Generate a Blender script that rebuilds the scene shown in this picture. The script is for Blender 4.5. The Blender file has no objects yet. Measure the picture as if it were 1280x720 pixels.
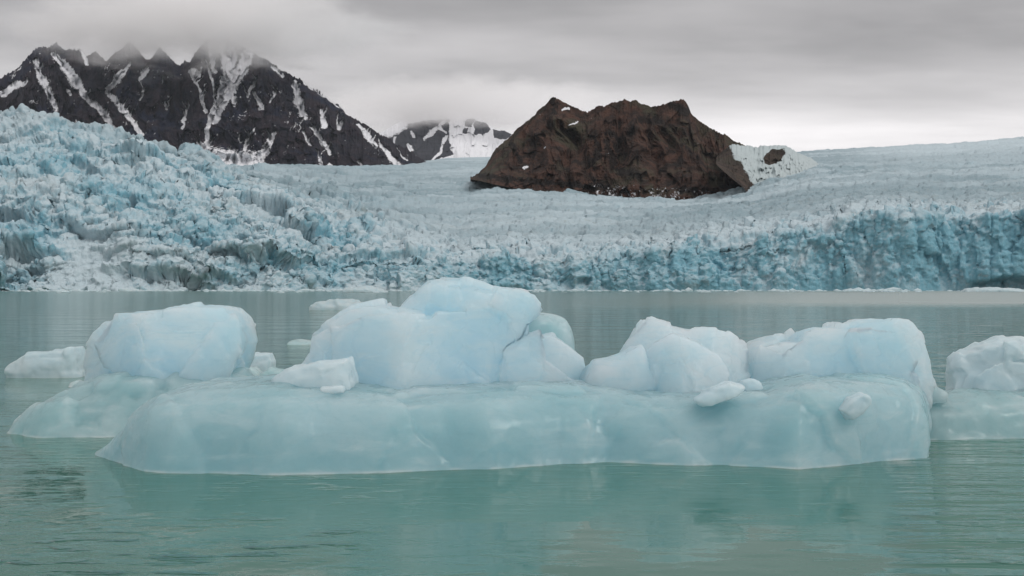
import bpy, bmesh, math, random
import numpy as np
from mathutils import Vector

random.seed(7); rng = np.random.default_rng(7)
SC = bpy.context.scene
COL = SC.collection
H, F, CX, CY = 2.2, 1372.0, 640.0, 360.0          # eye height (m), focal length and centre in photo pixels
R = math.radians

# ---------------------------------------------------------------- numpy noise
def _h(ix, iy, iz, s):
    h = (ix.astype(np.uint32)*np.uint32(374761393) + iy.astype(np.uint32)*np.uint32(668265263)
         + iz.astype(np.uint32)*np.uint32(2147483647) + np.uint32((s*974634221) & 0xffffffff))
    h = (h ^ (h >> np.uint32(13)))*np.uint32(1274126177)
    h = (h ^ (h >> np.uint32(15)))*np.uint32(2246822519)
    h = h ^ (h >> np.uint32(16))
    return h.astype(np.float32)/np.float32(4294967295.0)

def vnoise(p, s=0):
    i = np.floor(p).astype(np.int64); f = (p - i).astype(np.float32)
    u = f*f*f*(f*(f*6-15)+10)
    r = 0
    for dx in (0, 1):
        wx = u[:, 0] if dx else 1-u[:, 0]
        for dy in (0, 1):
            wy = u[:, 1] if dy else 1-u[:, 1]
            for dz in (0, 1):
                wz = u[:, 2] if dz else 1-u[:, 2]
                r = r + wx*wy*wz*_h(i[:, 0]+dx, i[:, 1]+dy, i[:, 2]+dz, s)
    return r*2-1

def fbm(p, octv=4, s=0, gain=.5, lac=2.03, ridged=False):
    a, t, r = 1.0, 0.0, 0
    for k in range(octv):
        n = vnoise(p*(lac**k) + 17.3*k, s+k*31)
        if ridged: n = 1-2*np.abs(n)
        r = r + a*n; t += a; a *= gain
    return r/t

def facet(p, s=0, tilt=1.0, step=1.2):
    """per-cell tilted planes: broken, faceted relief. Returns relief, edge distance, cell value"""
    i = np.floor(p).astype(np.int64); n = len(p)
    best = np.full(n, 1e9, np.float32); sec = best.copy()
    bc = np.zeros((n, 3), np.int64); bd = np.zeros((n, 3), np.float32)
    for dx in (-1, 0, 1):
        for dy in (-1, 0, 1):
            for dz in (-1, 0, 1):
                c = i + np.array([dx, dy, dz])
                d = np.stack([c[:, k] + .15 + .7*_h(c[:, 0], c[:, 1], c[:, 2], s+101+k) - p[:, k] for k in range(3)], 1)
                q = (d*d).sum(1)
                m = q < best
                sec = np.where(m, best, np.minimum(sec, q)); best = np.where(m, q, best)
                bc[m] = c[m]; bd[m] = d[m]
    rv = [_h(bc[:, 0], bc[:, 1], bc[:, 2], s+201+k) for k in range(4)]
    rel = (rv[3]-.5)*step
    for k in range(3): rel = rel - bd[:, k]*(rv[k]*2-1)*tilt
    return rel.astype(np.float32), np.sqrt(sec)-np.sqrt(best), rv[3]

def sstep(a, b, x):
    t = np.clip((x-a)/(b-a), 0, 1); return t*t*(3-2*t)

# ---------------------------------------------------------------- objects
def tag(o, label=None, cat=None, group=None, kind=None):
    for k, v in (('label', label), ('category', cat), ('group', group), ('kind', kind)):
        if v: o[k] = v
    return o

def link(name, me, mat=None, parent=None):
    o = bpy.data.objects.new(name, me); COL.objects.link(o)
    if mat and me: me.materials.append(mat)
    if parent: o.parent = parent
    return o

def empty(name, loc=(0, 0, 0)):
    o = bpy.data.objects.new(name, None); COL.objects.link(o); o.location = loc
    return o

def grid_mesh(name, P, attrs=None, smooth=True):
    """P: rows x cols x 3"""
    nr, nc, _ = P.shape
    me = bpy.data.meshes.new(name)
    idx = np.arange(nr*nc).reshape(nr, nc)
    q = np.stack([idx[:-1, :-1], idx[:-1, 1:], idx[1:, 1:], idx[1:, :-1]], -1).reshape(-1, 4)
    me.vertices.add(nr*nc); me.vertices.foreach_set('co', P.reshape(-1).astype(np.float32))
    me.loops.add(q.size); me.loops.foreach_set('vertex_index', q.reshape(-1).astype(np.int32))
    me.polygons.add(len(q)); me.polygons.foreach_set('loop_start', (np.arange(len(q))*4).astype(np.int32))
    me.update(calc_edges=True)
    me.polygons.foreach_set('use_smooth', np.full(len(q), smooth))
    for k, v in (attrs or {}).items():
        a = me.attributes.new(k, 'FLOAT', 'POINT'); a.data.foreach_set('value', v.reshape(-1).astype(np.float32))
    me.validate()
    return me

def at(px, py, D):
    return np.stack([(px-CX)/F*D, D, H+(CY-py)/F*D], -1)

# ---------------------------------------------------------------- materials
class N:
    """small node-tree writer"""
    def __init__(s, name, world=False):
        s.m = bpy.data.materials.new(name); s.m.use_nodes = True
        s.t = s.m.node_tree; s.t.nodes.clear()
        s.out = s.add('ShaderNodeOutputMaterial')
    def add(s, typ, ins=None, **kw):
        n = s.t.nodes.new(typ)
        for k, v in kw.items(): setattr(n, k, v)
        for k, v in (ins or {}).items(): s.set(n, k, v)
        return n
    def set(s, n, k, v):
        i = n.inputs[k]
        if isinstance(v, bpy.types.Node): v = v.outputs[0]
        if isinstance(v, bpy.types.NodeSocket): s.t.links.new(v, i)
        else: i.default_value = v
    def attr(s, name): return s.add('ShaderNodeAttribute', attribute_name=name).outputs['Fac']
    def noise(s, vec, scale, detail=4, rough=.55, dist=0):
        return s.add('ShaderNodeTexNoise', {'Vector': vec, 'Scale': scale, 'Detail': detail, 'Roughness': rough, 'Distortion': dist}).outputs['Fac']
    def ramp(s, fac, a, b, lo=0.0, hi=1.0, smooth=True):
        n = s.add('ShaderNodeMapRange', {'Value': fac, 'From Min': a, 'From Max': b, 'To Min': lo, 'To Max': hi})
        n.interpolation_type = 'SMOOTHSTEP' if smooth else 'LINEAR'
        return n.outputs[0]
    def math(s, op, a, b=0.0, c=None):
        d = {0: a, 1: b}
        if c is not None: d[2] = c
        return s.add('ShaderNodeMath', d, operation=op).outputs[0]
    def mix(s, fac, a, b, mode='MIX'):
        n = s.add('ShaderNodeMix', data_type='RGBA', blend_type=mode)
        for i, v in ((0, fac), (6, a), (7, b)):
            if isinstance(v, bpy.types.NodeSocket): s.t.links.new(v, n.inputs[i])
            else: n.inputs[i].default_value = (*v, 1) if isinstance(v, tuple) and len(v) == 3 else v
        return n.outputs[2]
    def pos(s): return s.add('ShaderNodeNewGeometry').outputs['Position']
    def scale(s, vec, sc):
        return s.add('ShaderNodeVectorMath', {0: vec, 1: sc}, operation='MULTIPLY').outputs[0]
    def bump(s, h, strength=.3, dist=1.0, normal=None):
        d = {'Height': h, 'Strength': strength, 'Distance': dist}
        if normal is not None: d['Normal'] = normal
        return s.add('ShaderNodeBump', d).outputs[0]
    def principled(s, **kw):
        b = s.add('ShaderNodeBsdfPrincipled', {k.replace('_', ' '): v for k, v in kw.items()})
        s.t.links.new(b.outputs[0], s.out.inputs['Surface']); s.b = b
        return b

def glacier_mat():
    n = N('glacier ice'); p = n.pos()
    b = n.math('ADD', n.attr('blue'), n.ramp(n.noise(p, .35, 4, .6), .3, .7, -.16, .16))
    c = n.mix(n.ramp(b, .0, 1.0, smooth=False), (.485, .59, .635), (.185, .405, .495))
    c = n.mix(n.attr('grey'), c, (.24, .335, .375))
    c = n.mix(n.ramp(n.noise(p, .9, 3, .7), .55, .75, 0, .2), c, (.60, .66, .69))
    d = n.math('MULTIPLY', n.attr('dirt'), n.ramp(n.noise(n.scale(p, (.12, .12, .3)), 1, 5, .65), .42, .66))
    c = n.mix(n.math('MULTIPLY', d, .6), c, (.21, .20, .15))
    bp = n.bump(n.math('ADD', n.noise(p, .45, 5, .6), n.math('MULTIPLY', n.noise(n.scale(p, (.42, .42, .07)), 1, 4, .6), .9)), .7, 1.5)
    n.principled(Base_Color=c, Roughness=.55, Normal=bp, Specular_IOR_Level=.3)
    return n.m

def rock_mat(name, c1, c2, c3, sc, snow=(.82, .83, .86), bdist=30):
    n = N(name); p = n.pos()
    v = n.noise(n.scale(p, (sc, sc, sc*.6)), 1, 6, .65)
    c = n.mix(n.ramp(v, .35, .65), c1, c2)
    c = n.mix(n.ramp(n.noise(n.scale(p, (sc*.35, sc*.35, sc*.3)), 1, 4, .6), .5, .66), c, c3)
    c = n.mix(n.ramp(n.noise(p, sc*7, 3, .7), .5, .8, 0, .5), c, c1)
    c = n.mix(n.ramp(n.math('ADD', n.attr('dark'), n.ramp(n.noise(n.scale(p, (sc*3, sc*3, sc*1.5)), 1, 5, .7), .3, .7, -.4, .4)), .3, .65, 0, .9), c, tuple(k*.55 for k in c1))
    s = n.math('ADD', n.attr('snow'), n.ramp(n.noise(p, sc*5, 5, .7), .25, .75, -.32, .32))
    sm = n.ramp(s, .42, .58)
    c = n.mix(sm, c, n.mix(n.noise(p, sc*2, 3), snow, tuple(k*.86 for k in snow)))
    h = n.math('MULTIPLY', n.noise(n.scale(p, (sc*4, sc*4, sc*2)), 1, 6, .7), n.ramp(sm, 0, 1, 1, .25))
    n.principled(Base_Color=c, Roughness=.85, Normal=n.bump(h, 1.0, bdist), Specular_IOR_Level=.2)
    return n.m

def ice_mat(name, top, low, sss=1.0, rad=(1.0, 1.0, 1.0), rough=.34, bump=.12, ssc=1.3, trans=.38, glow=(.87, .97, 1.0)):
    n = N(name); p = n.pos()
    oi = n.add('ShaderNodeObjectInfo').outputs['Random']
    w = n.noise(p, 1.1, 4, .55, .4)
    f = n.ramp(n.math('ADD', w, n.math('MULTIPLY', oi, .12)), .30, .80)
    c = n.mix(f, low, top)
    # frosty, bubbly patches and the clear veins through the ice
    c = n.mix(n.ramp(n.noise(n.add('ShaderNodeMapping', {'Vector': p, 'Rotation': (0, R(-24), 0), 'Scale': (.9, 1.4, 4.2)}).outputs[0], 1, 5, .6, .5), .50, .75, 0, .4), c, (.80, .86, .88))
    vein = n.noise(n.scale(p, (.9, .9, 2.6)), 1, 3, .5, 1.2)
    c = n.mix(n.ramp(n.math('ABSOLUTE', n.math('SUBTRACT', vein, .5)), 0, .03, .3, 0), c, low)
    # worn lip right at the waterline, its thin-edge glow painted in as paler ice
    z = n.add('ShaderNodeSeparateXYZ', {0: p}).outputs['Z']
    c = n.mix(n.math('MULTIPLY', n.ramp(z, .01, .035, .6, 0), n.ramp(n.noise(n.scale(p, (2.5, 2.5, 0)), 1, 3), .40, .62)), c, (.82, .88, .88))
    b1 = n.bump(n.noise(p, 3.0, 5, .6, .3), bump, .12)
    b2 = n.bump(n.noise(p, 22, 3, .6), bump*.4, .02, b1)
    ro = n.ramp(n.noise(p, 5, 3), .3, .7, rough-.1, rough+.18)
    b = n.principled(Base_Color=c, Roughness=ro, Normal=b2, Subsurface_Weight=sss, Subsurface_Radius=rad,
                 Subsurface_Scale=ssc, IOR=1.31)
    tr = n.add('ShaderNodeBsdfTranslucent', {'Color': (*glow, 1), 'Normal': b1})
    mx = n.add('ShaderNodeMixShader', {0: trans, 1: b.outputs[0], 2: tr.outputs[0]})
    n.t.links.new(mx.outputs[0], n.out.inputs['Surface'])
    return n.m

def water_mat():
    n = N('sea water'); p = n.pos()
    sp = n.add('ShaderNodeSeparateXYZ', {0: p})
    x, y = sp.outputs['X'], sp.outputs['Y']
    silt = n.noise(n.scale(p, (.05, .03, 1)), 1, 3)
    c = n.mix(n.ramp(silt, .3, .7), (.048, .156, .125), (.064, .166, .130))
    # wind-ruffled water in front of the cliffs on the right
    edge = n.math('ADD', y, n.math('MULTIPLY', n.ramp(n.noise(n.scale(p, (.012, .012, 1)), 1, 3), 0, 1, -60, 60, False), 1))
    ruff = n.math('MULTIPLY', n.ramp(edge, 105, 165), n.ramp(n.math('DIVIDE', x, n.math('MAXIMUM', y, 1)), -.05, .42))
    c = n.mix(n.math('MULTIPLY', ruff, .85), c, (.34, .40, .39))   # pale sky reflection on the ruffled band, painted into the water colour
    # ripple patches on calm water
    patch = n.math('MULTIPLY', n.ramp(n.noise(n.scale(p, (.45, .42, 1)), 1, 4, .6), .40, .60), n.math('ADD', n.math('MAXIMUM', n.math('MULTIPLY', n.ramp(x, -.8, -2.2), n.ramp(y, 11.8, 9.6, .12, 1)), n.ramp(n.math('SUBTRACT', x, n.math('MULTIPLY', y, .36)), 0, .8, 0, .5)), .03))
    dash = n.math('MULTIPLY', patch, n.ramp(n.noise(n.scale(p, (1.7, 5.5, 1)), 1, 3, .55, .3), .54, .72, 0, .13))
    rt = n.ramp(n.math('SUBTRACT', x, n.math('MULTIPLY', y, .345)), -.1, .5)
    gl = n.math('MULTIPLY', rt, n.math('MULTIPLY', n.noise(n.scale(p, (.6, 3.0, 1)), 1, 3, .5, .3), n.ramp(y, 26, 10, 0, .20)))
    far = n.ramp(y, 14, 40)
    w1 = n.noise(n.scale(p, (.40, .9, 1)), 1, 3, .5)
    w2 = n.noise(n.scale(p, (2.6, 5.2, 1)), 1, 4, .55)
    w3 = n.noise(n.scale(p, (7, 15, 1)), 1, 3, .55)
    h = n.math('ADD', n.math('MULTIPLY', w1, n.math('ADD', .018, n.ramp(n.math('SUBTRACT', x, n.math('MULTIPLY', y, .34)), -.2, .6, 0, .13))), n.math('MULTIPLY', n.math('MULTIPLY', w2, .018), n.math('ADD', n.ramp(y, 13, 34, .035, .65), n.math('MULTIPLY', patch, 1.6))))
    sw = n.math('MULTIPLY', n.noise(n.scale(p, (.10, .34, 1)), 1, 4, .6), n.ramp(y, 25, 90, 0, .30))
    h = n.math('ADD', n.math('ADD', n.math('ADD', h, sw), dash), gl)
    h = n.math('ADD', h, n.math('MULTIPLY', n.math('MULTIPLY', w3, .006), n.math('ADD', patch, n.math('MULTIPLY', far, .5))))
    ro = n.math('ADD', .03, n.math('ADD', n.math('MULTIPLY', ruff, .20), n.ramp(y, 15, 120, 0, .055)))
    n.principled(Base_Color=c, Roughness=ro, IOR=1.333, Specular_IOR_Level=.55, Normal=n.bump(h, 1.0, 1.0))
    return n.m

# ---------------------------------------------------------------- camera, light, sky
cam = bpy.data.cameras.new('camera'); co = bpy.data.objects.new('camera', cam); COL.objects.link(co)
co.location = (0, 0, H); co.rotation_euler = (R(90), 0, 0)
cam.sensor_width = 36; cam.lens = 36*F/1280; cam.clip_start = .1; cam.clip_end = 60000
SC.camera = co

sun = bpy.data.lights.new('sun', 'SUN'); so = bpy.data.objects.new('sun', sun); COL.objects.link(so)
sun.energy = .9; sun.angle = R(18); sun.color = (1, .97, .93)
sdir = Vector((.62, -.45, .75)).normalized()
so.rotation_euler = sdir.to_track_quat('Z', 'Y').to_euler(); so.location = (0, 0, 100)

def world():
    w = bpy.data.worlds.new('World'); SC.world = w; w.use_nodes = True
    n = N.__new__(N); n.t = w.node_tree; n.t.nodes.clear()
    sky = n.add('ShaderNodeTexSky'); sky.sky_type = 'NISHITA'; sky.sun_disc = False
    sky.sun_elevation = math.asin(sdir.z); sky.sun_rotation = math.atan2(sdir.x, sdir.y)
    d = n.add('ShaderNodeTexCoord').outputs['Generated']
    sp = n.add('ShaderNodeSeparateXYZ', {0: d}); z = sp.outputs['Z']; x = sp.outputs['X']
    zz = n.math('ADD', n.math('MAXIMUM', z, 0.0), .075)
    pl = n.add('ShaderNodeCombineXYZ', {0: n.math('DIVIDE', sp.outputs['X'], zz), 1: n.math('DIVIDE', sp.outputs['Y'], zz), 2: 0.0}).outputs[0]
    a = n.noise(n.scale(pl, (.42, .62, 1)), 1, 5, .52, .35)
    b = n.noise(n.scale(pl, (1.1, 1.9, 1)), 1, 4, .55)
    lum = n.math('ADD', n.ramp(a, .28, .72, -.5, .5), n.ramp(b, .3, .7, -.16, .16))
    # stratus: brighter low on the horizon under the cloud deck, darker belly above, bright zenith out of frame
    base = n.ramp(z, .11, .26, .74, .36, False)
    zen = n.ramp(z, .30, .8, 0, .50)
    glow = n.math('MULTIPLY', n.ramp(z, .19, .12, 0, .20), n.ramp(x, -.1, .22))
    val = n.math('ADD', n.math('ADD', base, zen), n.math('ADD', glow, n.math('MULTIPLY', lum, .30)))
    val = n.math('MAXIMUM', val, .12)
    rgb = n.add('ShaderNodeMix', data_type='RGBA', blend_type='MIX')
    cl = n.add('ShaderNodeVectorMath', {0: (1.0, .966, .966)}, operation='SCALE'); n.set(cl, 'Scale', val)
    ns = n.add('ShaderNodeVectorMath', {0: sky.outputs[0]}, operation='SCALE'); n.set(ns, 'Scale', .08)
    mx = n.mix(.94, ns.outputs[0], cl.outputs[0])
    bg = n.add('ShaderNodeBackground', {'Color': mx, 'Strength': 1.0})
    o = n.add('ShaderNodeOutputWorld'); n.t.links.new(bg.outputs[0], o.inputs[0])
world()
SC.view_settings.view_transform = 'Standard'; SC.view_settings.look = 'None'
SC.view_settings.exposure = .15; SC.view_settings.gamma = 1
SC.cycles.use_denoising = True; SC.cycles.max_bounces = 8; SC.cycles.volume_bounces = 2

# ---------------------------------------------------------------- water
me = bpy.data.meshes.new('sea'); S = 9000
me.from_pydata([(-S, -200, 0), (S, -200, 0), (S, 3000, 0), (-S, 3000, 0)], [], [(0, 1, 2, 3)])
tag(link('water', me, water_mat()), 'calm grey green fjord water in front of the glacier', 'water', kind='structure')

# ---------------------------------------------------------------- glacier
def glacier():
    X  = [-190, 0, 60, 100, 160, 200, 250, 320, 400, 450, 500, 560, 640, 720, 800, 850, 900, 960, 1020, 1060, 1100, 1200, 1280, 1450]
    c1 = [335, 333, 330, 322, 318, 315, 312, 310, 316, 318, 322, 326, 322, 326, 322, 312, 302, 297, 287, 276, 270, 272, 269, 270]   # top of the calving cliff
    c2 = [250, 245, 240, 240, 245, 248, 255, 268, 285, 295, 305, 312, 308, 312, 308, 300, 291, 286, 276, 267, 262, 262, 260, 260]
    c3 = [172, 157, 147, 160, 178, 187, 203, 233, 250, 267, 285, 298, 291, 294, 290, 284, 276, 270, 262, 256, 253, 252, 251, 250]   # crest of the icefall
    c4 = [190, 180, 176, 188, 204, 212, 224, 242, 254, 266, 270, 272, 264, 262, 263, 262, 258, 249, 241, 238, 236, 235, 234, 232]
    c5 = [205, 202, 202, 204, 208, 212, 218, 224, 226, 228, 229, 228, 229, 236, 243, 246, 243, 220, 208, 207, 206, 203, 200, 196]
    c6 = [209, 209, 209, 209, 209, 209, 209, 209, 210, 210, 208, 203, 203, 208, 212, 212, 206, 192, 189, 187, 184, 178, 172, 166]
    c7 = [208, 208, 208, 208, 208, 208, 208, 208, 208, 208, 206, 197, 195, 206, 212, 214, 212, 200, 200, 200, 196, 190, 184, 178]
    D0 = [800, 830, 840, 850, 850, 850, 860, 870, 890, 900, 910, 920, 930, 930, 920, 915, 910, 905, 900, 895, 890, 880, 870, 860]
    DD = [None, 8, 150, 380, 700, 1500, 3600, 7200]
    px = np.arange(-190, 1451, 1.15); nc = len(px)
    rows = [80, 110, 120, 90, 150, 110, 30]
    d0 = np.interp(px, X, D0) + 18*fbm(np.stack([px/70, px*0, px*0], 1), 4, 3)
    ys = [np.interp(px, X, c) for c in (c1, c2, c3, c4, c5, c6, c7)]
    P, V = [], []
    A = (px, None)
    prevD, prevZ = d0-1.5, np.full(nc, -3.0)
    for k, nr in enumerate(rows):
        D = d0 + DD[k+1] if k else d0 + np.interp(px, [0, 150, 450, 700, 1000, 1100, 1450], [34, 40, 26, 16, 16, 8, 8])
        Z = H + (CY-ys[k])/F*D
        for r in range(nr):
            t = r/nr
            if k == 0: t = t**.9
            DDD = prevD*(1-t)+D*t
            P.append(np.stack([(px-CX)/F*DDD, DDD, prevZ*(1-t)+Z*t], 1)); V.append(np.full(nc, k+t))
        prevD, prevZ = D, Z
    P = np.array(P); V = np.array(V)
    # light smoothing of the profile across the rows
    for _ in range(6):
        P[1:-1] = .25*P[:-2]+.5*P[1:-1]+.25*P[2:]
    du = np.gradient(P, axis=1); dv = np.gradient(P, axis=0)
    nm = np.cross(du, dv); nm /= np.linalg.norm(nm, axis=2, keepdims=True)+1e-9
    nr = P.shape[0]; p = P.reshape(-1, 3); v = V.reshape(-1); PX = np.tile(px, nr)
    D = p[:, 1]; k = 900/np.maximum(D, 900)
    def toq(p):
        D = p[:, 1]; k = 900/np.maximum(D, 900); q = p*k[:, None]
        q[:, 1] = np.where(D > 900, 900+900*np.log(np.maximum(D, 900)/900), D)
        return q
    def normals(G):
        a = np.cross(np.gradient(G, axis=1), np.gradient(G, axis=0))
        return (a/(np.linalg.norm(a, axis=2, keepdims=True)+1e-9)).reshape(-1, 3)
    yy = CY-(p[:, 2]-H)/D*F
    z0 = p[:, 2].copy()
    left = sstep(640, 330, PX)
    cliff = sstep(1.35, .8, v)
    up = sstep(2.2, 3.6, v)
    th = R(-32)
    w = (left*(1-.3*cliff))[:, None]
    def frame(q):   # the icefall breaks in slabs leaning down to the right, the cliffs in upright pillars
        qr = np.stack([q[:, 0]*math.cos(th)-q[:, 2]*math.sin(th), q[:, 1], q[:, 0]*math.sin(th)+q[:, 2]*math.cos(th)], 1)
        return qr*np.array([.62, 1, 1.0])*w+q*np.array([1.15, 1, .55])*(1-w)
    q = toq(p); q = q + 6*np.stack([fbm(q/18, 3, 50+j) for j in range(3)], 1)
    qq = frame(q)
    amp = np.interp(v, [0, .4, 1, 1.6, 2.6, 3.3, 4, 5, 6, 7], [.6, .95, 1.0, 1.0, .8, .72, .66, .6, .38, .15])
    amp *= np.where(v < 1.2, .75+.25*left, .5+.5*left)/k*np.interp(v, [0, 3, 4.5, 6, 7], [1, 1, .9, .6, .3])
    amp *= sstep(0, .25, v)*.8+.2
    wpatch = np.exp(-(((PX-120)*.97+(yy-322)*.26)/62)**2-(((yy-322)*.97-(PX-120)*.26)/34)**2)
    amp *= 1-.7*wpatch
    L = left*(1-.6*wpatch)
    # pass 1: the large broken masses
    f0, e0, r0 = facet(qq/58+2.7, 11, 1.0, .9)
    f1, e1, r1 = facet(qq/25, 1, 1.1, .7)
    big = fbm(q/75, 3, 9)
    tallv = fbm(np.stack([q[:, 0]/10, q[:, 1]/10, q[:, 2]/75], 1), 4, 77, ridged=True)
    cre = fbm(np.stack([q[:, 0]/70, q[:, 1]/15, q[:, 2]*0], 1), 5, 21, ridged=True)
    fl2 = fbm(np.stack([q[:, 0]/4.5, q[:, 1]/6, q[:, 2]/55], 1), 3, 78, ridged=True)
    d = f0*(6+20*left) + f1*(9.5*(1-.35*up)-1.5*left-3.5*cliff*(1-left)) + 12*big*(.4+.6*left) + (6.5*tallv+2.2*fl2)*cliff*(1-.75*left) + up*9*cre
    d -= 4*sstep(.07, .0, e1)*(1-.4*cliff)
    d += left*(1-cliff)*np.exp(-((v-3)/.55)**2)*8*f1
    wl = left*(1-cliff)
    n3 = nm.reshape(-1, 3); n0 = n3
    dirn = n3*(.55+.4*cliff)[:, None] + np.array([0, 0, 1])*(.45*(1-cliff)*(1-left))[:, None] + np.array([0, -.45, .1])*wl[:, None]
    G = (p+dirn*(d*amp)[:, None]).reshape(nr, nc, 3)
    for _ in range(4):
        G[1:-1, 1:-1] = .5*G[1:-1, 1:-1]+.125*(G[:-2, 1:-1]+G[2:, 1:-1]+G[1:-1, :-2]+G[1:-1, 2:])
    # pass 2: smaller blocks and crumbled ice, measured on the broken surface itself
    p = G.reshape(-1, 3).copy(); q = toq(p); q = q + 2.5*np.stack([fbm(q/8, 3, 150+j) for j in range(3)], 1); qq = frame(q)
    n3 = normals(G)
    f2, e2, r2 = facet(qq/10.5+3.3, 2, 1.1, .6)
    cr1 = fbm(qq/17+3, 5, 141, gain=.58); cr2 = fbm(q/13+8, 4, 142, gain=.6, ridged=True)
    d = f2*(5.4-.4*L-1.8*cliff*(1-left)) - 1.6*sstep(.08, 0, e2)*(1-.4*cliff) + L*(6*cr1+2.6*cr2) + (1-left)*(1.6*cr2+2*cr1)
    d += (1-left)*(1-cliff)*(1-up)*6.0*np.abs(f2)
    up3 = np.array([0, 0, 1.0])
    G = (p+(n3*.8+up3*(.25*(1-cliff))[:, None])*(d*amp)[:, None]).reshape(nr, nc, 3)
    p = G.reshape(-1, 3).copy(); q = toq(p); n3 = normals(G)
    f3, e3, r3 = facet(q/4.4+9.1, 3, 1.1, .5)
    p2 = p+n3*(1.7*f3*amp)[:, None]
    # sea caves melted in at the waterline
    cave = sstep(1205, 1240, PX)*sstep(9, 3, z0-5*sstep(1225, 1275, PX)*sstep(1310, 1260, PX)) + .6*sstep(70, 40, PX)*sstep(3.2, 1.5, z0)+.6*sstep(14, 4, np.abs(PX-85))*sstep(3, 1, z0)
    p2[:, 1] += 16*np.clip(cave, 0, 1)*(v < 1)
    G2 = p2.reshape(nr, nc, 3)
    qq = frame(q)
    # colour fields of the ice itself: freshly calved bubble-free ice is blue, old crusted ice is white
    fresh = .5+.5*fbm(qq/42, 4, 60)
    f5 = .5+.5*fbm(q/13, 4, 61)
    blue = .08+.56*sstep(.34, .68, fresh) + .30*(r1-.5)*(1-.5*left) + .22*(r2-.5)*(1-.6*left) + .12*(r3-.5)*(1-.6*left) + .45*(f5-.5) - .25*left*cr1
    blue += .55*sstep(.35, .95, 1-np.abs(n3[:, 2]))-.30-.25*wpatch
    blue += .10*left - .02 + .30*cliff*sstep(430, 640, PX) - .10*cliff*left
    blue -= (1-left)*(1-cliff)*.28 + up*.10
    def spotb(cx, cy, sx, sy, a, rot=0):
        dx, dy = PX-cx, yy-cy; c_, s_ = math.cos(R(rot)), math.sin(R(rot))
        return a*np.exp(-((dx*c_+dy*s_)/sx)**2-((-dx*s_+dy*c_)/sy)**2)*(v < 3.2)
    blue += spotb(125, 322, 50, 30, -.75, 15)+spotb(175, 205, 60, 14, -.35, 30)+spotb(40, 235, 50, 18, -.3, 25)
    blue += spotb(85, 212, 22, 16, .45)+spotb(140, 245, 45, 16, .5, 40)+spotb(50, 315, 22, 34, .4)+spotb(300, 300, 110, 34, .28, 18)
    blue += spotb(410, 315, 40, 30, .35)+spotb(585, 335, 35, 16, .55)+spotb(725, 342, 50, 18, .5)+spotb(870, 335, 30, 20, .5)+spotb(1165, 305, 30, 40, .5)+spotb(1265, 310, 25, 40, .45)
    blue += spotb(540, 300, 90, 14, -.3)+spotb(800, 290, 120, 18, -.3)+spotb(1000, 325, 18, 16, -.4)
    dirt = sstep(.52, .74, .5+.5*fbm(qq/48, 4, 90))*(.45-.25*cliff)*sstep(.15, .8, v)*sstep(4, 3, v)
    dirt += .6*sstep(.62, .8, .5+.5*fbm(q/np.array([9., 7, 9]), 3, 97))*up*sstep(6, 4.5, v)
    dirt += .7*sstep(5.3, 6.0, v)*sstep(960, 1150, PX)*sstep(.5, .75, .5+.5*fbm(np.stack([p[:, 0]/1100, p[:, 1]/170, p[:, 2]*0], 1), 3, 13))
    grey = sstep(1.7, 3.3, v)*(1-left*sstep(3.2, 2.6, v))*(.68+.8*fbm(np.stack([q[:, 0]/210, q[:, 1]/40, 0*z0], 1), 5, 33))
    grey = np.clip(grey+.15*sstep(3, 3.5, v)*sstep(640, 420, PX), 0, 1)*(1-.85*sstep(4.8, 5.5, v)*sstep(1020, 1150, PX))
    blue = np.where(PX > 960, blue-.25*sstep(4.8, 5.8, v), blue)
    me = grid_mesh('glacier', G2, {'blue': np.clip(blue*.92, -.15, 1.0), 'dirt': np.clip(dirt, 0, 1), 'grey': grey})
    o = link('glacier', me, glacier_mat())
    tag(o, 'wide crevassed blue glacier ending in a calving ice cliff at the water', 'glacier', kind='structure')
glacier()

# ---------------------------------------------------------------- mountains
def polydist(px, py, line):
    """distance (photo px) to a polyline of (x, y, halfwidth); returns coverage 0..1-ish"""
    best = np.full(px.shape, -9.0)
    for (x0, y0, w0), (x1, y1, w1) in zip(line[:-1], line[1:]):
        vx, vy = x1-x0, y1-y0; L = vx*vx+vy*vy+1e-6
        t = np.clip(((px-x0)*vx+(py-y0)*vy)/L, 0, 1)
        d = np.hypot(px-x0-t*vx, py-y0-t*vy)
        best = np.maximum(best, 1-d/(w0+(w1-w0)*t))
    return best

def inpoly(px, py, poly):
    r = np.zeros(px.shape, bool); j = len(poly)-1
    for i in range(len(poly)):
        (xi, yi), (xj, yj) = poly[i], poly[j]
        r ^= ((yi > py) != (yj > py)) & (px < (xj-xi)*(py-yi)/(yj-yi+1e-9)+xi); j = i
    return r

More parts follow.
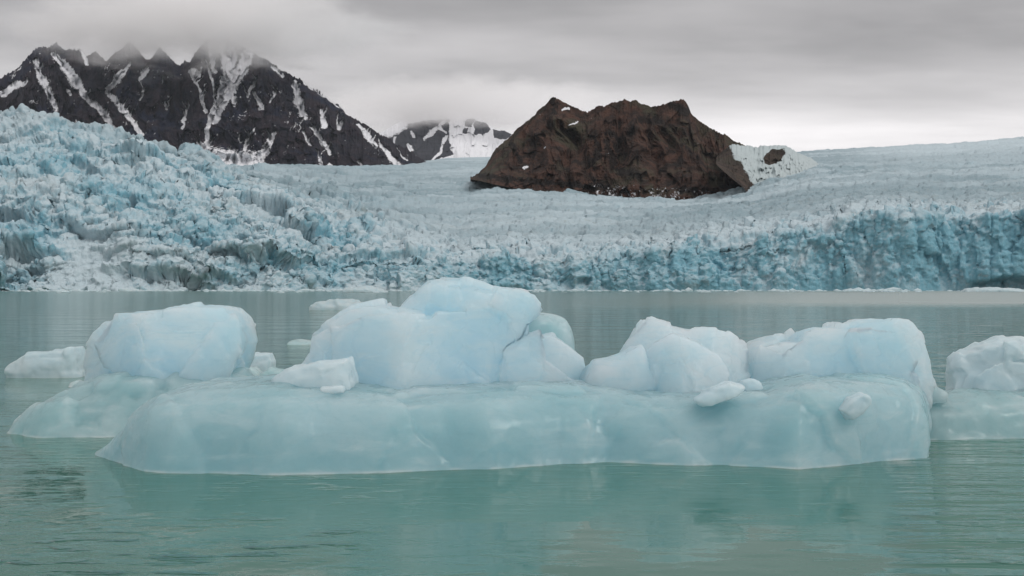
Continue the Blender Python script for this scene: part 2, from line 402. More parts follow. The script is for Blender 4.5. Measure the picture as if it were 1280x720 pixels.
def massif(name, sil, base, Dc, Db, step, nrow, mat, relief, jag, snowf, label, rib=26, seed=0, gullies=(), gd=60, cat='mountain', pw=.85, crags=(), vst=2.4, fk=.35, wob=3.0):
    sx, sy = zip(*sil); bx, by = zip(*base)
    px = np.arange(sx[0], sx[-1]+.01, step); nc = len(px)
    ysil = np.interp(px, sx, sy) + jag*fbm(np.stack([px/9, px*0, px*0], 1), 4, seed+5)
    yb = np.interp(px, bx, by)
    ysil = ysil + jag*.6*fbm(np.stack([px/3.2, px*0, px*0], 1), 3, seed+6, ridged=True)
    ysil = np.minimum(ysil, yb-.3)
    T = np.concatenate([np.linspace(-.35, -.02, 8), np.linspace(0, 1.08, nrow)])
    t = np.repeat(T[:, None], nc, 1); PX = np.repeat(px[None], len(T), 0)
    tt = np.clip(t, 0, None)
    Y = ysil + (yb-ysil)*tt**pw
    D = Dc+(Db-Dc)*t
    hgt = (yb-ysil)
    a = np.stack([PX.ravel()/rib, Y.ravel()/(rib*vst), 0*PX.ravel()+seed], 1)
    wv = fbm(a*.9+4, 3, seed+40)
    a[:, 0] += .9*wv
    rg = fbm(a, 6, seed+1, gain=.56, ridged=True).reshape(PX.shape)
    fr = facet(np.stack([PX.ravel()/rib*2.6, Y.ravel()/rib*1.6, 0*PX.ravel()], 1), seed+3)[0].reshape(PX.shape)
    env = sstep(0, .25, tt)*.8+.2
    off = -(rg*relief + fr*relief*fk)*env
    wx = PX+wob*fbm(np.stack([PX.ravel()/6, Y.ravel()/6, 0*PX.ravel()], 1), 5, seed+70).reshape(PX.shape)
    wy = Y+wob*fbm(np.stack([PX.ravel()/6, Y.ravel()/6, 0*PX.ravel()+9], 1), 5, seed+71).reshape(PX.shape)
    for g in gullies:
        off += gd*np.clip(polydist(wx, wy, [(x, y, w*2.6) for x, y, w in g]), 0, 1)
    off = np.clip(off, -2.5*relief, 3*relief)
    back = t < 0
    D = np.where(back, D, D+off)
    P = at(PX, Y, D)
    # the far side falls away behind the crest
    P[..., 2] = np.where(back, P[..., 2]+t*abs(Db-Dc)*.8, P[..., 2])
    snow = snowf(wx, wy, tt, rg)
    dark = np.full(PX.shape, -1.0)
    for g in crags: dark = np.maximum(dark, polydist(wx, wy, g))
    me = grid_mesh(name, P, {'snow': snow, 'dark': dark})
    return tag(link(name, me, mat), label, cat, kind='structure')

CL = [  # snow couloirs of the left massif: (x, y, half width) in photo pixels, carved as gullies and filled with snow
 [(44, 76, 3), (50, 96, 5), (59, 111, 5), (70, 137, 3.5)],
 [(66, 66, 3), (81, 83, 7), (94, 100, 7), (106, 121, 4), (125, 136, 4.5), (144, 163, 3)],
 [(103, 64, 4), (109, 79, 3)],
 [(162, 80, 2), (147, 100, 6), (134, 112, 3)], [(134, 114, 3), (150, 133, 4), (169, 155, 4), (176, 170, 3)],
 [(184, 86, 3.5), (175, 99, 3)], [(181, 112, 1.5), (175, 126, 1.5)], [(205, 96, 1), (203, 104, 1)],
 [(235, 131, 1.8), (227, 161, 2.2)], [(206, 128, 1), (207, 137, 2)],
 [(280, 60, 7), (284, 92, 6), (273, 125, 4.5), (262, 147, 3.5), (259, 166, 3), (258, 188, 5)],
 [(312, 60, 8), (303, 85, 9), (290, 105, 9), (282, 126, 5), (268, 152, 4)], [(288, 60, 8), (290, 90, 7)], [(262, 56, 3), (268, 90, 2.5)], [(292, 122, 5), (294, 133, 2)],
 [(240, 88, 4), (248, 92, 4)], [(240, 92, 2), (250, 115, 2.5), (257, 140, 2.5)], [(256, 75, 1.2), (264, 95, 2), (268, 118, 2)],
 [(248, 180, 3), (262, 193, 12), (290, 200, 14), (316, 202, 14), (331, 190, 6), (343, 167, 3)], [(318, 160, 1), (305, 186, 3)],
 [(369, 103, 4), (373, 128, 7), (381, 147, 4)], [(340, 83, 2.5), (352, 94, 3)],
 [(318, 117, 2.5), (326, 133, 4)], [(320, 99, 1.5), (309, 120, 1.8)],
 [(378, 104, 1.6), (398, 116, 2), (420, 130, 1.8), (435, 141, 1)], [(401, 139, 3), (406, 158, 3.5)],
 [(392, 161, 3), (412, 191, 2.5)], [(397, 190, 1.5), (403, 212, 2.5)], [(379, 165, 2), (387, 181, 1.2)],
 [(420, 150, 1), (424, 162, 2)], [(428, 153, 1.6), (424, 162, 2)], [(447, 155, 2), (460, 172, 4), (470, 184, 2)],
 [(474, 180, 1.5), (486, 194, 4), (497, 207, 5)], [(3, 118, 4), (19, 107, 5), (34, 103, 2)], [(24, 145, 3), (28, 137, 2)],
 [(84, 114, 3), (88, 118, 2)], [(412, 205, 2), (415, 210, 4)], [(448, 203, 2), (452, 209, 2)], [(500, 193, 1), (509, 200, 1.6)], [(345, 113, 1.5), (338, 128, 1.5)],
]
_r = random.Random(5)
for g in list(CL):                                  # side branches running into the couloirs
    for (x0, y0, w0), (x1, y1, w1) in zip(g[:-1], g[1:]):
        for _ in range(int(math.hypot(x1-x0, y1-y0)/9)):
            t = _r.random(); sgn = _r.choice((-1, 1)); l = _r.uniform(5, 14)
            bx, by = x0+(x1-x0)*t, y0+(y1-y0)*t
            CL.append([(bx, by, .5+.25*w0), (bx+sgn*l*_r.uniform(.3, .7), by-l, .4)])
def snow_left(x, y, t, rg):
    s = np.full(x.shape, -1.0)
    for g in CL: s = np.maximum(s, np.clip(polydist(x, y, g), -1, .6)*.9+.42)
    z = np.zeros(x.size)
    sp = fbm(np.stack([x.ravel()/4.5, y.ravel()/8, z], 1), 4, 300).reshape(x.shape)
    ln = fbm(np.stack([(x+.35*y).ravel()/6.5, (y-.2*x).ravel()/34, z], 1), 4, 301, ridged=True).reshape(x.shape)
    ms = fbm(np.stack([x.ravel()/45, y.ravel()/30, z], 1), 3, 302).reshape(x.shape)
    return np.clip(np.maximum(s-.18*np.abs(sp), np.maximum(sp*1.3-.34, ln*.95-.50+.5*ms)), -1, 1.3)
massif('mountain', [(-220, 190), (-150, 150), (-60, 122), (0, 97), (19, 86), (37, 67.5), (53, 57.5), (61, 57), (70, 52), (83, 61), (91, 63), (100, 60), (108, 67.5), (120, 66),
        (131, 74), (147, 62), (162, 52), (172, 60), (181, 73), (188, 72), (200, 56), (210, 68), (219, 77), (225, 80), (231, 77), (237, 79), (250, 56), (262, 46), (276, 44),
        (292, 50), (312, 60), (337, 77), (359, 91), (378, 101), (400, 115), (419, 128), (431, 138), (450, 152), (475, 166), (503, 183), (534, 202), (545, 212)],
       [(-220, 200), (100, 205), (300, 210), (545, 214)], 5600, 4700, .8, 190,
       rock_mat('dark mountain rock', (.008, .009, .020), (.034, .022, .030), (.012, .017, .042), .012), 130, 3.6, snow_left,
       'dark jagged mountain with white snow gullies rising behind the icefall', seed=11, gullies=CL, gd=45)

FR = [[(562, 150), (535, 150), (500, 158), (474, 172), (500, 205), (545, 203), (568, 196), (560, 175)],
      [(583, 149), (593, 150), (590, 158), (582, 158)], [(593, 152), (606, 152), (612, 163), (604, 170), (592, 167)], [(579, 162), (585, 160), (584, 168), (579, 168)],
      [(617, 162), (628, 162), (640, 168), (634, 174), (618, 173)]]
FS = [[(480, 170, 7), (497, 160, 6), (508, 157, 3)], [(555, 152, 2), (542, 163, 3.5), (530, 174, 2)], [(509, 180, 1.5), (513, 188, 4)], [(514, 164, 2), (516, 172, 2)],
      [(557, 170, 2.5), (550, 190, 1.5), (541, 199, 1.5)], [(545, 200, 1), (567, 196, 2.5)], [(494, 172, 2), (490, 182, 1.5)], [(548, 158, 2), (556, 164, 2)]]
def snow_far(x, y, t, rg):
    m = np.zeros(x.shape, bool)
    for p in FR: m |= inpoly(x, y, p)
    s = np.where(m, -.25, 1.1)
    for g in FS: s = np.maximum(s, np.clip(polydist(x, y, g), -1, .6)*.9+.42)
    return s
massif('snow_mountain', [(440, 190), (472, 168), (494, 155), (512, 147), (537, 140), (562, 138), (587, 141), (603, 149), (612, 156), (618, 161), (631, 163), (640, 167), (690, 172), (760, 190), (800, 205)],
       [(440, 208), (534, 206), (569, 199), (640, 205), (800, 214)], 9300, 7600, .7, 120,
       rock_mat('far slate rock', (.030, .033, .044), (.050, .050, .062), (.040, .040, .052), .009), 120, 1.0, snow_far,
       'distant snowy mountain half hidden in cloud between two darker peaks', rib=18, seed=31, gullies=FS, gd=60)

NS = [[(704, 137, 1.6), (710, 136, 1.8)], [(711, 156, .9), (721, 152, .9)], [(655, 211, 2), (660, 208, 2)], [(680, 186, 1), (682, 184, 1)]]
def snow_nun(x, y, t, rg):
    s = np.full(x.shape, -1.0)
    for g in NS: s = np.maximum(s, np.clip(polydist(x, y, g), -1, .6)*.9+.42)
    z = np.zeros(x.size)
    sp = fbm(np.stack([x.ravel()/3, y.ravel()/4, z], 1), 3, 500).reshape(x.shape)
    edge = sstep(.86, .97, t)*sstep(700, 760, x)
    return np.clip(np.maximum(s, np.maximum(sp*1.2-.55, edge*.45+sp*.45-.15)), -1, 1.2)
massif('rocky_hill', [(588, 221), (592, 219), (606, 208), (619, 186), (637, 171), (655, 154), (669, 142), (681, 131.5), (688, 122), (692, 120), (697, 123), (703, 127), (718, 134), (734, 139), (745, 134), (756, 131.5),
        (770, 128), (781, 125), (788, 127), (794, 124), (800, 130), (815, 134), (828, 130), (841, 127), (854, 125), (860, 132), (866, 144), (881, 156), (899, 165), (916, 174), (931, 181), (940, 200), (945, 222), (949, 240)],
       [(588, 224), (640, 231), (740, 236), (800, 240), (880, 244), (929, 248), (949, 246)], 2450, 2150, .55, 200,
       rock_mat('brown hill rock', (.024, .018, .015), (.118, .060, .042), (.078, .070, .046), .030, bdist=16), 62, 2.6, snow_nun,
       'brown rocky hill standing bare in the middle of the glacier', rib=34, seed=57, cat='hill', pw=.8, vst=1.8, fk=.30,
       crags=[[(742, 172, 5), (750, 190, 9), (740, 205, 5)], [(758, 178, 6), (768, 205, 7)], [(800, 150, 10), (822, 152, 9)], [(838, 132, 8), (858, 140, 11)], [(690, 122, 7), (694, 140, 6)], [(776, 214, 12), (800, 222, 8)], [(915, 236, 14), (940, 228, 12)], [(850, 236, 10), (870, 240, 7)], [(600, 220, 8), (680, 228, 5), (760, 234, 5)], [(640, 180, 5), (650, 200, 6)]])
def spot(x, y, t, rg):
    e = np.hypot((x-967+.5*(y-196))/13, (y-196)/9)*(1+.35*fbm(np.stack([x.ravel()/7, y.ravel()/7, 0*x.ravel()], 1), 3, 9).reshape(x.shape))
    ice = np.clip((x-(912+.6*np.clip(y-184, 0, 99)+6*fbm(np.stack([x.ravel()/9, y.ravel()/9, 0*x.ravel()], 1), 3, 19).reshape(x.shape)))/6, -1, 1)
    return np.clip(np.minimum(4*(e-1)+.5, ice*.9+.3), -1, 1.2)
massif('ice_mound', [(895, 196), (905, 186), (916, 179), (925, 181), (940, 183), (962, 182), (975, 181), (985, 184), (998, 190), (1014, 198), (1030, 208)],
       [(895, 205), (908, 215), (930, 232), (946, 258), (970, 258), (1000, 248), (1030, 232)], 2350, 1950, .6, 90,
       rock_mat('firn ice', (.020, .015, .012), (.070, .045, .033), (.034, .030, .018), .03, snow=(.46, .53, .54), bdist=5), 18, 2.0, spot,
       'pale ice mound with a bare rock patch against the right end of the brown hill', rib=10, seed=77, vst=1.2, fk=.5, wob=1.3, cat='ice mound')

# ---------------------------------------------------------------- icebergs
def remeshed(bm, vox):
    me = bpy.data.meshes.new('tmp'); bmesh.ops.recalc_face_normals(bm, faces=bm.faces); bm.to_mesh(me); bm.free()
    o = bpy.data.objects.new('tmp', me); COL.objects.link(o)
    m = o.modifiers.new('r', 'REMESH'); m.mode = 'VOXEL'; m.voxel_size = vox; m.use_smooth_shade = True
    dg = bpy.context.evaluated_depsgraph_get(); dg.update()
    out = bpy.data.meshes.new_from_object(o.evaluated_get(dg))
    bpy.data.objects.remove(o); bpy.data.meshes.remove(me)
    out.materials.clear()
    return out

def loft(bm, outline, D, thick, p=4.0, lean=0.0, zbot=None, mins=.42, nr=11):
    """a lump of ice whose widest section stands at distance D with the given outline; it narrows towards front and back"""
    o = np.array([at(np.array(float(x)), np.array(float(y)), D) for x, y in outline])
    if zbot is not None: o[:, 2] = np.where(o[:, 2] < zbot+.02, zbot, o[:, 2])
    c = np.array([o[:, 0].mean(), D, o[:, 2].min()])
    rings = []
    for k in range(nr):
        t = -1+2*k/(nr-1)
        s = max((1-min(abs(t), .999)**p)**(1/p), 0)*(1-mins)+mins
        q = c+(o-c)*s
        q[:, 1] = D+t*thick/2+lean*(q[:, 2]-o[:, 2].min())
        rings.append([bm.verts.new(v) for v in q])
    n = len(o)
    for a, b in zip(rings[:-1], rings[1:]):
        for i in range(n): bm.faces.new((a[i], a[(i+1) % n], b[(i+1) % n], b[i]))
    for ring in (rings[0], rings[-1]):
        cv = bm.verts.new(sum((v.co for v in ring), Vector())/n)
        for i in range(n): bm.faces.new((ring[i], ring[(i+1) % n], cv))

def ridge(bm, cols, sect, fan=1.0):
    """a long slab: per column (px, waterline y, height, depth scale) a closed cross-section"""
    rings = []
    for px, yw, hh, ds in cols:
        D = H*F/(yw-CY); x = (px-CX)/F
        rings.append([bm.verts.new((x*(D+d*ds*fan*max(0, min(1, (px-700)/300))), D+d*ds, z*hh if z > 0 else z)) for d, z in sect])
    n = len(sect)
    for a, b in zip(rings[:-1], rings[1:]):
        for i in range(n): bm.faces.new((a[i], a[(i+1) % n], b[(i+1) % n], b[i]))
    for ring in (rings[0], rings[-1]):
        cv = bm.verts.new(sum((v.co for v in ring), Vector())/n)
        for i in range(n): bm.faces.new((ring[i], ring[(i+1) % n], cv))

def weather(me, amp=.06, fsc=.55, planes=(), smooth=3, fine=.012, seed=0, nfac=0):
    """plane cuts, broken facets and melt-rounded edges on a dense ice mesh"""
    r_ = random.Random(seed+900); planes = list(planes)
    for _ in range(nfac):
        planes.append(((r_.uniform(-.55, .55), -r_.uniform(.7, 1), r_.uniform(-.05, .5)), r_.uniform(.85, .96)))
    n = len(me.vertices); p = np.empty(n*3, np.float32); me.vertices.foreach_get('co', p); p = p.reshape(-1, 3)
    nm = np.empty(n*3, np.float32); me.vertices.foreach_get('normal', nm); nm = nm.reshape(-1, 3)
    for (nx, ny, nz), d in planes:
        v = np.array([nx, ny, nz], float); v /= np.linalg.norm(v)
        lo, hi = (p@v).min(), (p@v).max()
        p = p - v*np.clip(p@v-(lo+(hi-lo)*d), 0, None)[:, None]
    q = p+.12*np.stack([fbm(p*1.3, 2, seed+j) for j in range(3)], 1)
    f, e, r = facet(q/fsc, seed+5, 1.1)
    f2, _, _ = facet(q/(fsc*.38)+5, seed+9, 1.1)
    d = amp*f+amp*.34*f2+amp*.25*fbm(p*1.1, 3, seed+3)
    p = p+nm*d[:, None]
    ne = len(me.edges); ed = np.empty(ne*2, np.int32); me.edges.foreach_get('vertices', ed); ed = ed.reshape(-1, 2)
    deg = np.bincount(ed.ravel(), minlength=n).astype(float)[:, None]
    for _ in range(smooth):
        acc = np.stack([np.bincount(ed[:, 0], p[ed[:, 1], j], n)+np.bincount(ed[:, 1], p[ed[:, 0], j], n) for j in range(3)], 1)
        p = p*.5+acc/np.maximum(deg, 1)*.5
    p = p+nm*(fine*fbm(p*6, 3, seed+21))[:, None]
    me.vertices.foreach_set('co', p.astype(np.float32).ravel()); me.update()
    me.polygons.foreach_set('use_smooth', np.ones(len(me.polygons), bool))
    return me

def ice(name, build, mat, vox=.035, parent=None, **kw):
    bm = bmesh.new(); build(bm); me = weather(remeshed(bm, vox), **kw)
    me.name = name
    if parent is None:                       # origin at the base of the lump
        pass
    return link(name, me, mat, parent)

ICE = ice_mat('pale berg ice', (.73, .87, .94), (.47, .73, .86))
ICEW = ice_mat('white loose ice', (.76, .84, .86), (.60, .76, .82), sss=.8, ssc=.12)
SLAB = ice_mat('wet slab ice', (.50, .68, .73), (.345, .585, .64), rad=(.8, .85, .85), rough=.24, glow=(.72, .915, .945))
GREEN = ice_mat('clear green ice', (.51, .65, .675), (.35, .55, .575), rad=(.8, .85, .85), rough=.26, glow=(.76, .92, .95))

SECT = [(0, -.35), (-.02, -.02), (.03, .05), (.08, .28), (.19, .58), (.38, .83), (.72, .95), (1.5, 1.0), (2.4, .98), (2.9, .7), (3.1, .2), (3.1, -.35)]
main = tag(empty('iceberg', (0, 14.5, 0)), 'large pale blue iceberg in the centre with a rounded peak and long low front slab', 'iceberg', 'icebergs in the foreground')
def P(o): o.parent = main; o.matrix_parent_inverse = main.matrix_world.inverted(); return o
main.matrix_world.translation = Vector((0, 14.5, 0))
bpy.context.view_layer.update()

def b_slab(bm):
    ridge(bm, [(122, 568, .05, .2), (131, 572, .16, .3), (145, 577, .40, .5), (160, 582, .72, .7), (180, 589, .88, .85), (210, 592, .97, 1), (300, 593, 1.0, 1), (350, 594, 1.0, 1), (420, 592, .96, 1), (480, 591, .90, 1),
               (520, 589, .91, 1), (560, 587, .92, 1), (610, 587, .93, 1), (650, 584, .92, 1), (700, 580, .92, 1), (760, 578, .90, 1), (800, 580, .84, 1), (860, 582, .78, 1), (900, 582, .80, 1), (960, 584, .86, 1),
               (1000, 587, .96, 1), (1050, 583, 1.0, .9), (1100, 577, 1.0, .8), (1130, 575, .94, .75), (1150, 573, .82, .7), (1158, 572, .62, .65), (1161, 571, .30, .6)], SECT)
P(ice('front_slab', b_slab, SLAB, .032, amp=.042, fsc=1.0, seed=1, smooth=2, fine=.010))

def b_peak(bm):
    loft(bm, [(486, 560), (490, 470), (496, 410), (501, 388), (517, 367), (536, 352), (551, 349), (589, 354), (615, 363), (649, 366), (667, 369), (675, 379), (669, 391), (657, 398), (655, 424), (660, 470), (668, 560)], 15.9, 1.9, mins=.7)
    loft(bm, [(376, 560), (381, 454), (392, 439), (391, 420), (411, 405), (428, 394), (442, 386), (462, 381), (482, 380), (500, 386), (540, 392), (560, 430), (575, 560)], 15.4, 2.1, mins=.6)
    loft(bm, [(470, 560), (500, 460), (520, 410), (548, 388), (600, 384), (640, 392), (652, 410), (656, 450), (668, 560)], 15.2, 1.8, mins=.5)
    loft(bm, [(500, 540), (508, 482), (527, 448), (545, 418), (566, 414), (578, 450), (594, 482), (600, 540)], 14.6, .8, mins=.4)
    loft(bm, [(620, 560), (632, 470), (645, 432), (660, 422), (678, 414), (692, 412), (706, 420), (724, 435), (737, 446), (745, 480), (748, 560)], 15.2, 1.7, mins=.5)
P(ice('ice_peak', b_peak, ICE, 0.024, amp=.065, fsc=.9, seed=2, smooth=1, nfac=2, planes=[((-.4, -.9, .3), .88), ((.35, -.93, .2), .90), ((0, -.75, .65), .95)]))
def b_back(bm): loft(bm, [(640, 560), (650, 410), (666, 392), (690, 393), (706, 400), (712, 412), (716, 440), (730, 560)], 16.9, 1.0)
P(ice('rear_block', b_back, GREEN, .04, amp=.06, seed=3))
def b_conn(bm): loft(bm, [(728, 560), (731, 470), (741, 449), (760, 444), (778, 438), (800, 430), (818, 470), (820, 560)], 15.4, 1.1)
P(ice('saddle', b_conn, ICE, .04, amp=.05, seed=4))
def b_r1(bm):
    loft(bm, [(768, 560), (772, 470), (779, 440), (787, 424), (797, 405), (804, 396), (817, 399), (836, 405), (854, 410), (888, 412), (909, 418), (930, 428), (939, 438), (935, 462), (926, 478), (922, 560)], 15.9, 1.8, mins=.5)
P(ice('tilted_block', b_r1, ICE, 0.024, amp=.06, seed=5, smooth=1, nfac=5, planes=[((.3, -.6, .7), .86), ((-.5, -.8, .3), .86), ((.7, -.6, .3), .88)]))
def b_r1f(bm):
    loft(bm, [(776, 540), (785, 480), (799, 452), (818, 432), (841, 418), (867, 427), (898, 444), (912, 462), (914, 478), (905, 540)], 15.1, 1.1, mins=.4)
P(ice('rounded_block', b_r1f, ICE, 0.024, amp=.05, seed=6, smooth=1, nfac=5, planes=[((-.4, -.75, .4), .80), ((.5, -.75, .35), .84)]))
def b_r2(bm):
    loft(bm, [(935, 560), (937, 470), (940, 440), (945, 432), (968, 425), (993, 422), (1002, 414), (1018, 410), (1060, 410), (1070, 405), (1090, 402), (1111, 400), (1132, 405), (1146, 421), (1153, 450), (1156, 476), (1150, 500), (1110, 560)], 16.2, 2.0, mins=.62, p=4.5)
P(ice('broad_block', b_r2, ICE, 0.024, amp=.07, fsc=.8, seed=7, smooth=1, nfac=5, planes=[((.6, -.7, .3), .86), ((-.15, -.65, .7), .88), ((-.5, -.8, .2), .88)]))
def b_ledge(bm): loft(bm, [(367, 549), (374, 538), (392, 529), (405, 524), (411, 535), (410, 546), (395, 552), (375, 553)], 13.5, .5, mins=.3)
P(ice('ice_ledge', b_ledge, ICEW, .02, amp=.02, fsc=.25, seed=8))

# left iceberg
lft = tag(empty('iceberg', (-4.8, 17, 0)), 'pale iceberg at the left with a boulder-like block rising from a low rounded shelf', 'iceberg', 'icebergs in the foreground')
bpy.context.view_layer.update()
def PL(o): o.parent = lft; o.matrix_parent_inverse = lft.matrix_world.inverted(); return o
def b_lobe(bm):
    s = [(0, -.3), (-.02, 0), (.05, .1), (.2, .4), (.5, .75), (.9, .95), (1.4, 1), (1.9, .85), (2.1, .3), (2.1, -.3)]
    ridge(bm, [(4, 541, .08, .4), (12, 543, .32, .5), (30, 545, .55, .7), (55, 547, .72, .9), (85, 547, .82, 1), (130, 547, .88, 1), (165, 546, .93, 1), (195, 545, .88, 1), (250, 544, .82, 1), (300, 543, .77, 1), (335, 542, .70, .9), (355, 541, .4, .7)], s)
PL(ice('low_shelf', b_lobe, GREEN, .035, amp=.08, fsc=.6, seed=11, smooth=5))
def b_l1(bm):
    loft(bm, [(100, 560), (101, 470), (100, 438), (109, 416), (124, 403), (150, 398), (165, 396), (199, 394), (217, 386), (244, 382), (270, 382), (286, 384), (297, 394), (303, 410), (308, 427), (303, 454), (290, 478), (285, 560)], 17.9, 2.4, mins=.6, p=4.5)
PL(ice('boulder_block', b_l1, ICE, .03, amp=.08, fsc=.85, seed=12, smooth=1, nfac=5, planes=[((-.6, -.75, .2), .82), ((.3, -.7, .5), .85), ((-.05, -.9, .4), .9)]))

# right iceberg, running out of the frame
rgt = tag(empty('iceberg', (8, 17, 0)), 'pale iceberg cut off by the right edge of the photo, block on a green shelf', 'iceberg', 'icebergs in the foreground')
bpy.context.view_layer.update()
def PR(o): o.parent = rgt; o.matrix_parent_inverse = rgt.matrix_world.inverted(); return o
def b_rs(bm):
    s = [(0, -.3), (-.02, 0), (.03, .2), (.12, .6), (.3, .9), (.7, 1), (1.5, 1), (2.0, .7), (2.1, -.3)]
    ridge(bm, [(1126, 548, .2, .5), (1140, 549, .50, .8), (1165, 550, .58, 1), (1220, 549, .60, 1), (1280, 548, .60, 1), (1360, 546, .55, 1), (1420, 544, .3, .8), (1440, 543, .05, .5)], s)
PR(ice('low_shelf', b_rs, GREEN, .04, amp=.06, fsc=.6, seed=13, smooth=5))
def b_rb(bm):
    loft(bm, [(1192, 545), (1195, 470), (1198, 450), (1212, 440), (1235, 431), (1259, 424), (1285, 425), (1330, 432), (1370, 450), (1385, 480), (1390, 545)], 17.3, 1.6, mins=.5)
PR(ice('domed_block', b_rb, ICEW, .032, amp=.07, seed=14, smooth=1, nfac=5, planes=[((-.6, -.7, .3), .82), ((.1, -.7, .6), .86)]))

def chunk(name, label, cat, outline, D, thick, mat=ICEW, vox=.02, amp=.03, fsc=.3, seed=0, group=None, **kw):
    def b(bm): loft(bm, outline, D, thick, mins=kw.pop('mins', .45))
    o = ice(name, b, mat, vox, amp=amp, fsc=fsc, seed=seed, **kw)
    # bring the origin to the lump's base
    me = o.data; n = len(me.vertices); p = np.empty(n*3, np.float32); me.vertices.foreach_get('co', p); p = p.reshape(-1, 3)
    c = np.array([p[:, 0].mean(), p[:, 1].mean(), p[:, 2].min()]); me.vertices.foreach_set('co', (p-c).astype(np.float32).ravel()); me.update()
    o.location = c
    return tag(o, label, cat, 'small pieces floating around the icebergs' if cat == 'small iceberg' else 'loose ice lying on the slab')

chunk('ice_block', 'wedge-shaped ice block lying on the slab left of the central peak', 'ice block', [(343, 486), (347, 473), (366, 459), (405, 450), (438, 446), (447, 482), (440, 488)], 14.35, .9, seed=21, amp=.03)
chunk('ice_chip', 'small flat white ice chip on the slab below the wedge-shaped block', 'ice chunk', [(400, 484), (430, 482), (432, 490), (402, 493)], 13.75, .25, seed=22, amp=.012)
chunk('ice_chunk', 'angular white ice chunk perched in front of the rounded right block', 'ice chunk', [(865, 500), (880, 489), (909, 477), (929, 482), (926, 490), (900, 498), (876, 507)], 14.0, .5, seed=23, amp=.02)
chunk('ice_chunk', 'tilted pale ice chunk embedded on top of the slab near its right end', 'ice chunk', [(1046, 511), (1060, 497), (1077, 489), (1088, 500), (1075, 516), (1056, 525)], 13.75, .45, seed=24, amp=.02)
chunk('ice_chip', 'thin translucent ice sliver at the right foot of the broad block', 'ice chunk', [(1146, 504), (1152, 474), (1159, 464), (1164, 482), (1178, 491), (1177, 501)], 16.4, .6, GREEN, seed=25, amp=.02)
# floating pieces behind the bergs: waterline y gives the distance
def D_(y): return H*F/(y-CY)
chunk('growler', 'slanting white ice slab floating left of the boulder-like block', 'small iceberg', [(16, 478), (15, 459), (20, 453), (37, 441), (71, 437), (99, 433), (104, 448), (108, 478)], D_(470), 1.3, vox=.03, seed=31, amp=.05, fsc=.5)
chunk('growler', 'small upright cube of ice between the left iceberg and the central peak', 'small iceberg', [(307, 478), (309, 454), (316, 442), (340, 440), (343, 452), (340, 478)], D_(469), .6, seed=32, amp=.03, fsc=.4)
chunk('growler', 'low dull ice lump against the right foot of the boulder-like block', 'small iceberg', [(290, 480), (296, 462), (304, 456), (318, 460), (326, 466), (324, 480)], D_(473), .5, GREEN, seed=33, amp=.03, fsc=.4)
chunk('growler', 'greyish ice lump just right of the small upright cube of ice', 'small iceberg', [(322, 486), (326, 468), (340, 459), (357, 463), (366, 486)], D_(478), .6, GREEN, seed=34, amp=.03, fsc=.4)
chunk('growler', 'flat white floe far off on the water left of the peak', 'small iceberg', [(388, 391), (390, 381), (404, 377), (420, 375), (440, 377), (460, 380), (474, 385), (476, 391)], D_(387), 6, vox=.12, seed=35, amp=.25, fsc=1.6)
chunk('growler', 'thin nearly awash floe on the water left of the central shoulder', 'small iceberg', [(360, 434), (362, 427), (374, 425), (390, 426), (392, 434)], D_(430), 1.2, GREEN, vox=.05, seed=36, amp=.04, fsc=.6)

chunk('growler', 'tiny ice bit floating between the slanting white slab and the left shelf', 'small iceberg', [(86, 486), (88, 478), (97, 474), (106, 477), (109, 486)], D_(483), .35, GREEN, seed=41, amp=.03, fsc=.3)
chunk('growler', 'tiny clear ice bit between the greyish lump and the wedge-shaped block', 'small iceberg', [(352, 484), (354, 474), (364, 470), (373, 475), (376, 484)], D_(480), .4, GREEN, seed=42, amp=.03, fsc=.3)
chunk('ice_chip', 'small bright ice chip in the notch between the rounded and the broad blocks', 'ice chunk', [(922, 486), (926, 476), (938, 472), (950, 478), (954, 488), (938, 492)], 15.0, .4, ICEW, seed=43, amp=.02)
chunk('growler', 'low white floe far off close to the glacier foot left of the peak', 'small iceberg', [(428, 366), (432, 361), (446, 360), (462, 358.5), (474, 361), (486, 366)], D_(365.5), 20, vox=.35, seed=44, amp=.6, fsc=4)
chunk('growler', 'low white floe close to the glacier foot at the far right', 'small iceberg', [(1205, 365), (1212, 361), (1235, 359.5), (1262, 360.5), (1290, 365)], D_(364.5), 24, vox=.4, seed=45, amp=.6, fsc=4)

# brash at the foot of the cliff
def brash():
    bm = bmesh.new()
    for i in range(520):
        px = random.uniform(-60, 1340)
        Dd = 800-abs(random.gauss(0, 55)) if random.random() < .8 else random.uniform(500, 800)
        if px > 640: Dd += 40
        s = random.uniform(.35, 1.1)*(2.2 if random.random() < .12 else 1)*(.5+1.1*abs(math.sin(px*.013)+.5*math.sin(px*.041)))
        x = (px-CX)/F*Dd
        r = bmesh.ops.create_icosphere(bm, subdivisions=1, radius=s)
        for v in r['verts']:
            v.co = Vector((v.co.x*random.uniform(1, 2.6)+x, v.co.y*1.4+Dd, v.co.z*random.uniform(.4, 1)))
    me = bpy.data.meshes.new('brash'); bm.to_mesh(me); bm.free()
    tag(link('brash_ice', me, ICEW), 'scattered white brash ice floating along the foot of the glacier', 'brash ice', kind='stuff')
brash()

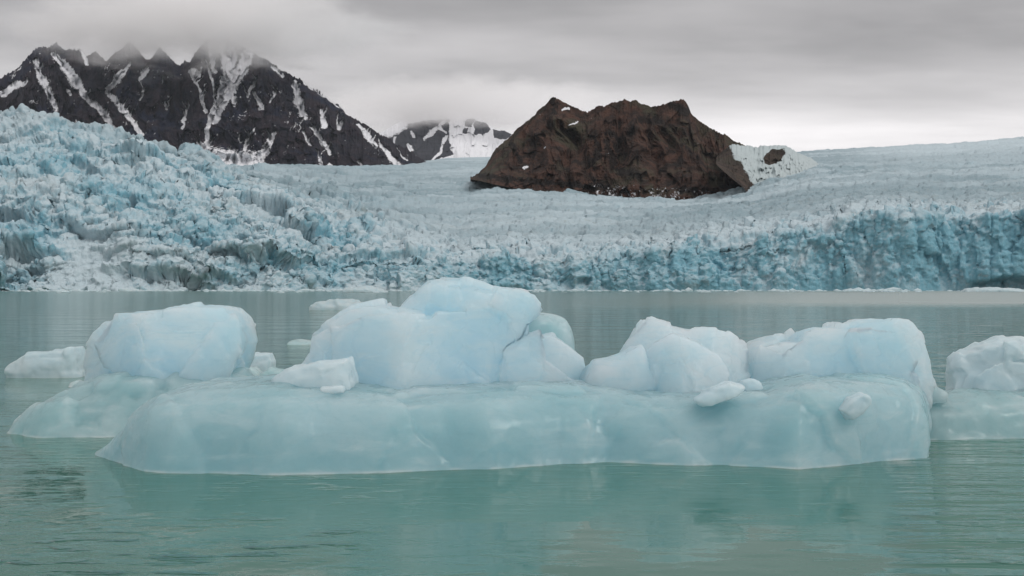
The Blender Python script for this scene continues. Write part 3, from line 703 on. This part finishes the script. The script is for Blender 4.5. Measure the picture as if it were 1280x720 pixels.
# ---------------------------------------------------------------- air
def box(name, lo, hi):
    me = bpy.data.meshes.new(name); bm = bmesh.new()
    v = [bm.verts.new((x, y, z)) for z in (lo[2], hi[2]) for y in (lo[1], hi[1]) for x in (lo[0], hi[0])]
    for f in ((0, 2, 3, 1), (4, 5, 7, 6), (0, 1, 5, 4), (2, 6, 7, 3), (0, 4, 6, 2), (1, 3, 7, 5)): bm.faces.new([v[i] for i in f])
    bm.to_mesh(me); bm.free(); return me
def air():
    m = bpy.data.materials.new('thin haze'); m.use_nodes = True; t = m.node_tree; t.nodes.clear()
    o = t.nodes.new('ShaderNodeOutputMaterial'); p = t.nodes.new('ShaderNodeVolumePrincipled')
    p.inputs['Color'].default_value = (.86, .90, .97, 1); p.inputs['Density'].default_value = HAZE
    t.links.new(p.outputs[0], o.inputs['Volume'])
    tag(link('haze', box('haze', (-12000, -300, -1.5), (12000, 13500, 1800)), m), kind='stuff')
HAZE = 0.9e-5
air()

def cloud(name, label, px0, px1, y0, y1, D, depth, dens, base_y, seed):
    """a bank of cloud hanging on the summits"""
    cx, cz = (px0+px1)/2, (y0+y1)/2
    c = at(np.array(cx), np.array(cz), D)
    bm = bmesh.new(); bmesh.ops.create_icosphere(bm, subdivisions=4, radius=1)
    for v in bm.verts: v.co = Vector((v.co.x*(px1-px0)/2/F*D, v.co.y*depth/2, v.co.z*(y1-y0)/2/F*D))
    me = bpy.data.meshes.new(name); bm.to_mesh(me); bm.free()
    m = bpy.data.materials.new(name); m.use_nodes = True
    n = N.__new__(N); n.t = m.node_tree; n.t.nodes.clear()
    p = n.pos(); ob = n.add('ShaderNodeTexCoord').outputs['Object']
    w = 1.0/((px1-px0)/2/F*D); h = 1.0/((y1-y0)/2/F*D)
    nz = n.noise(n.scale(p, (.0032, .0032, .007)), 1, 5, .62, .5)
    e = n.scale(ob, (w, 2/depth, h))
    r = n.add('ShaderNodeVectorMath', {0: e}, operation='LENGTH').outputs['Value']
    zb = H+(CY-base_y)/F*D
    z = n.add('ShaderNodeSeparateXYZ', {0: p}).outputs['Z']
    zz = n.math('ADD', z, n.ramp(nz, .25, .75, -130, 130, False))
    d = n.math('MULTIPLY', n.ramp(zz, zb-60, zb+150), n.ramp(n.math('ADD', r, n.ramp(nz, .25, .75, .25, -.25, False)), .85, .15))
    v = n.add('ShaderNodeVolumePrincipled', {'Color': (1, .992, .988, 1), 'Density': n.math('MULTIPLY', d, dens), 'Anisotropy': .2})
    o = n.add('ShaderNodeOutputMaterial'); n.t.links.new(v.outputs[0], o.inputs['Volume'])
    ob_ = link(name, me, m); ob_.location = c
    tag(ob_, label, 'cloud', kind='stuff')
cloud('cloud', 'grey cloud bank hiding the tops of the left mountain', -60, 560, -40, 116, 5200, 1000, .012, 70, 1)
cloud('cloud', 'pale cloud resting on the distant snowy mountain', 300, 860, 84, 196, 8700, 1700, .006, 150, 2)
SC.cycles.volume_bounces = 14; SC.cycles.max_bounces = 16
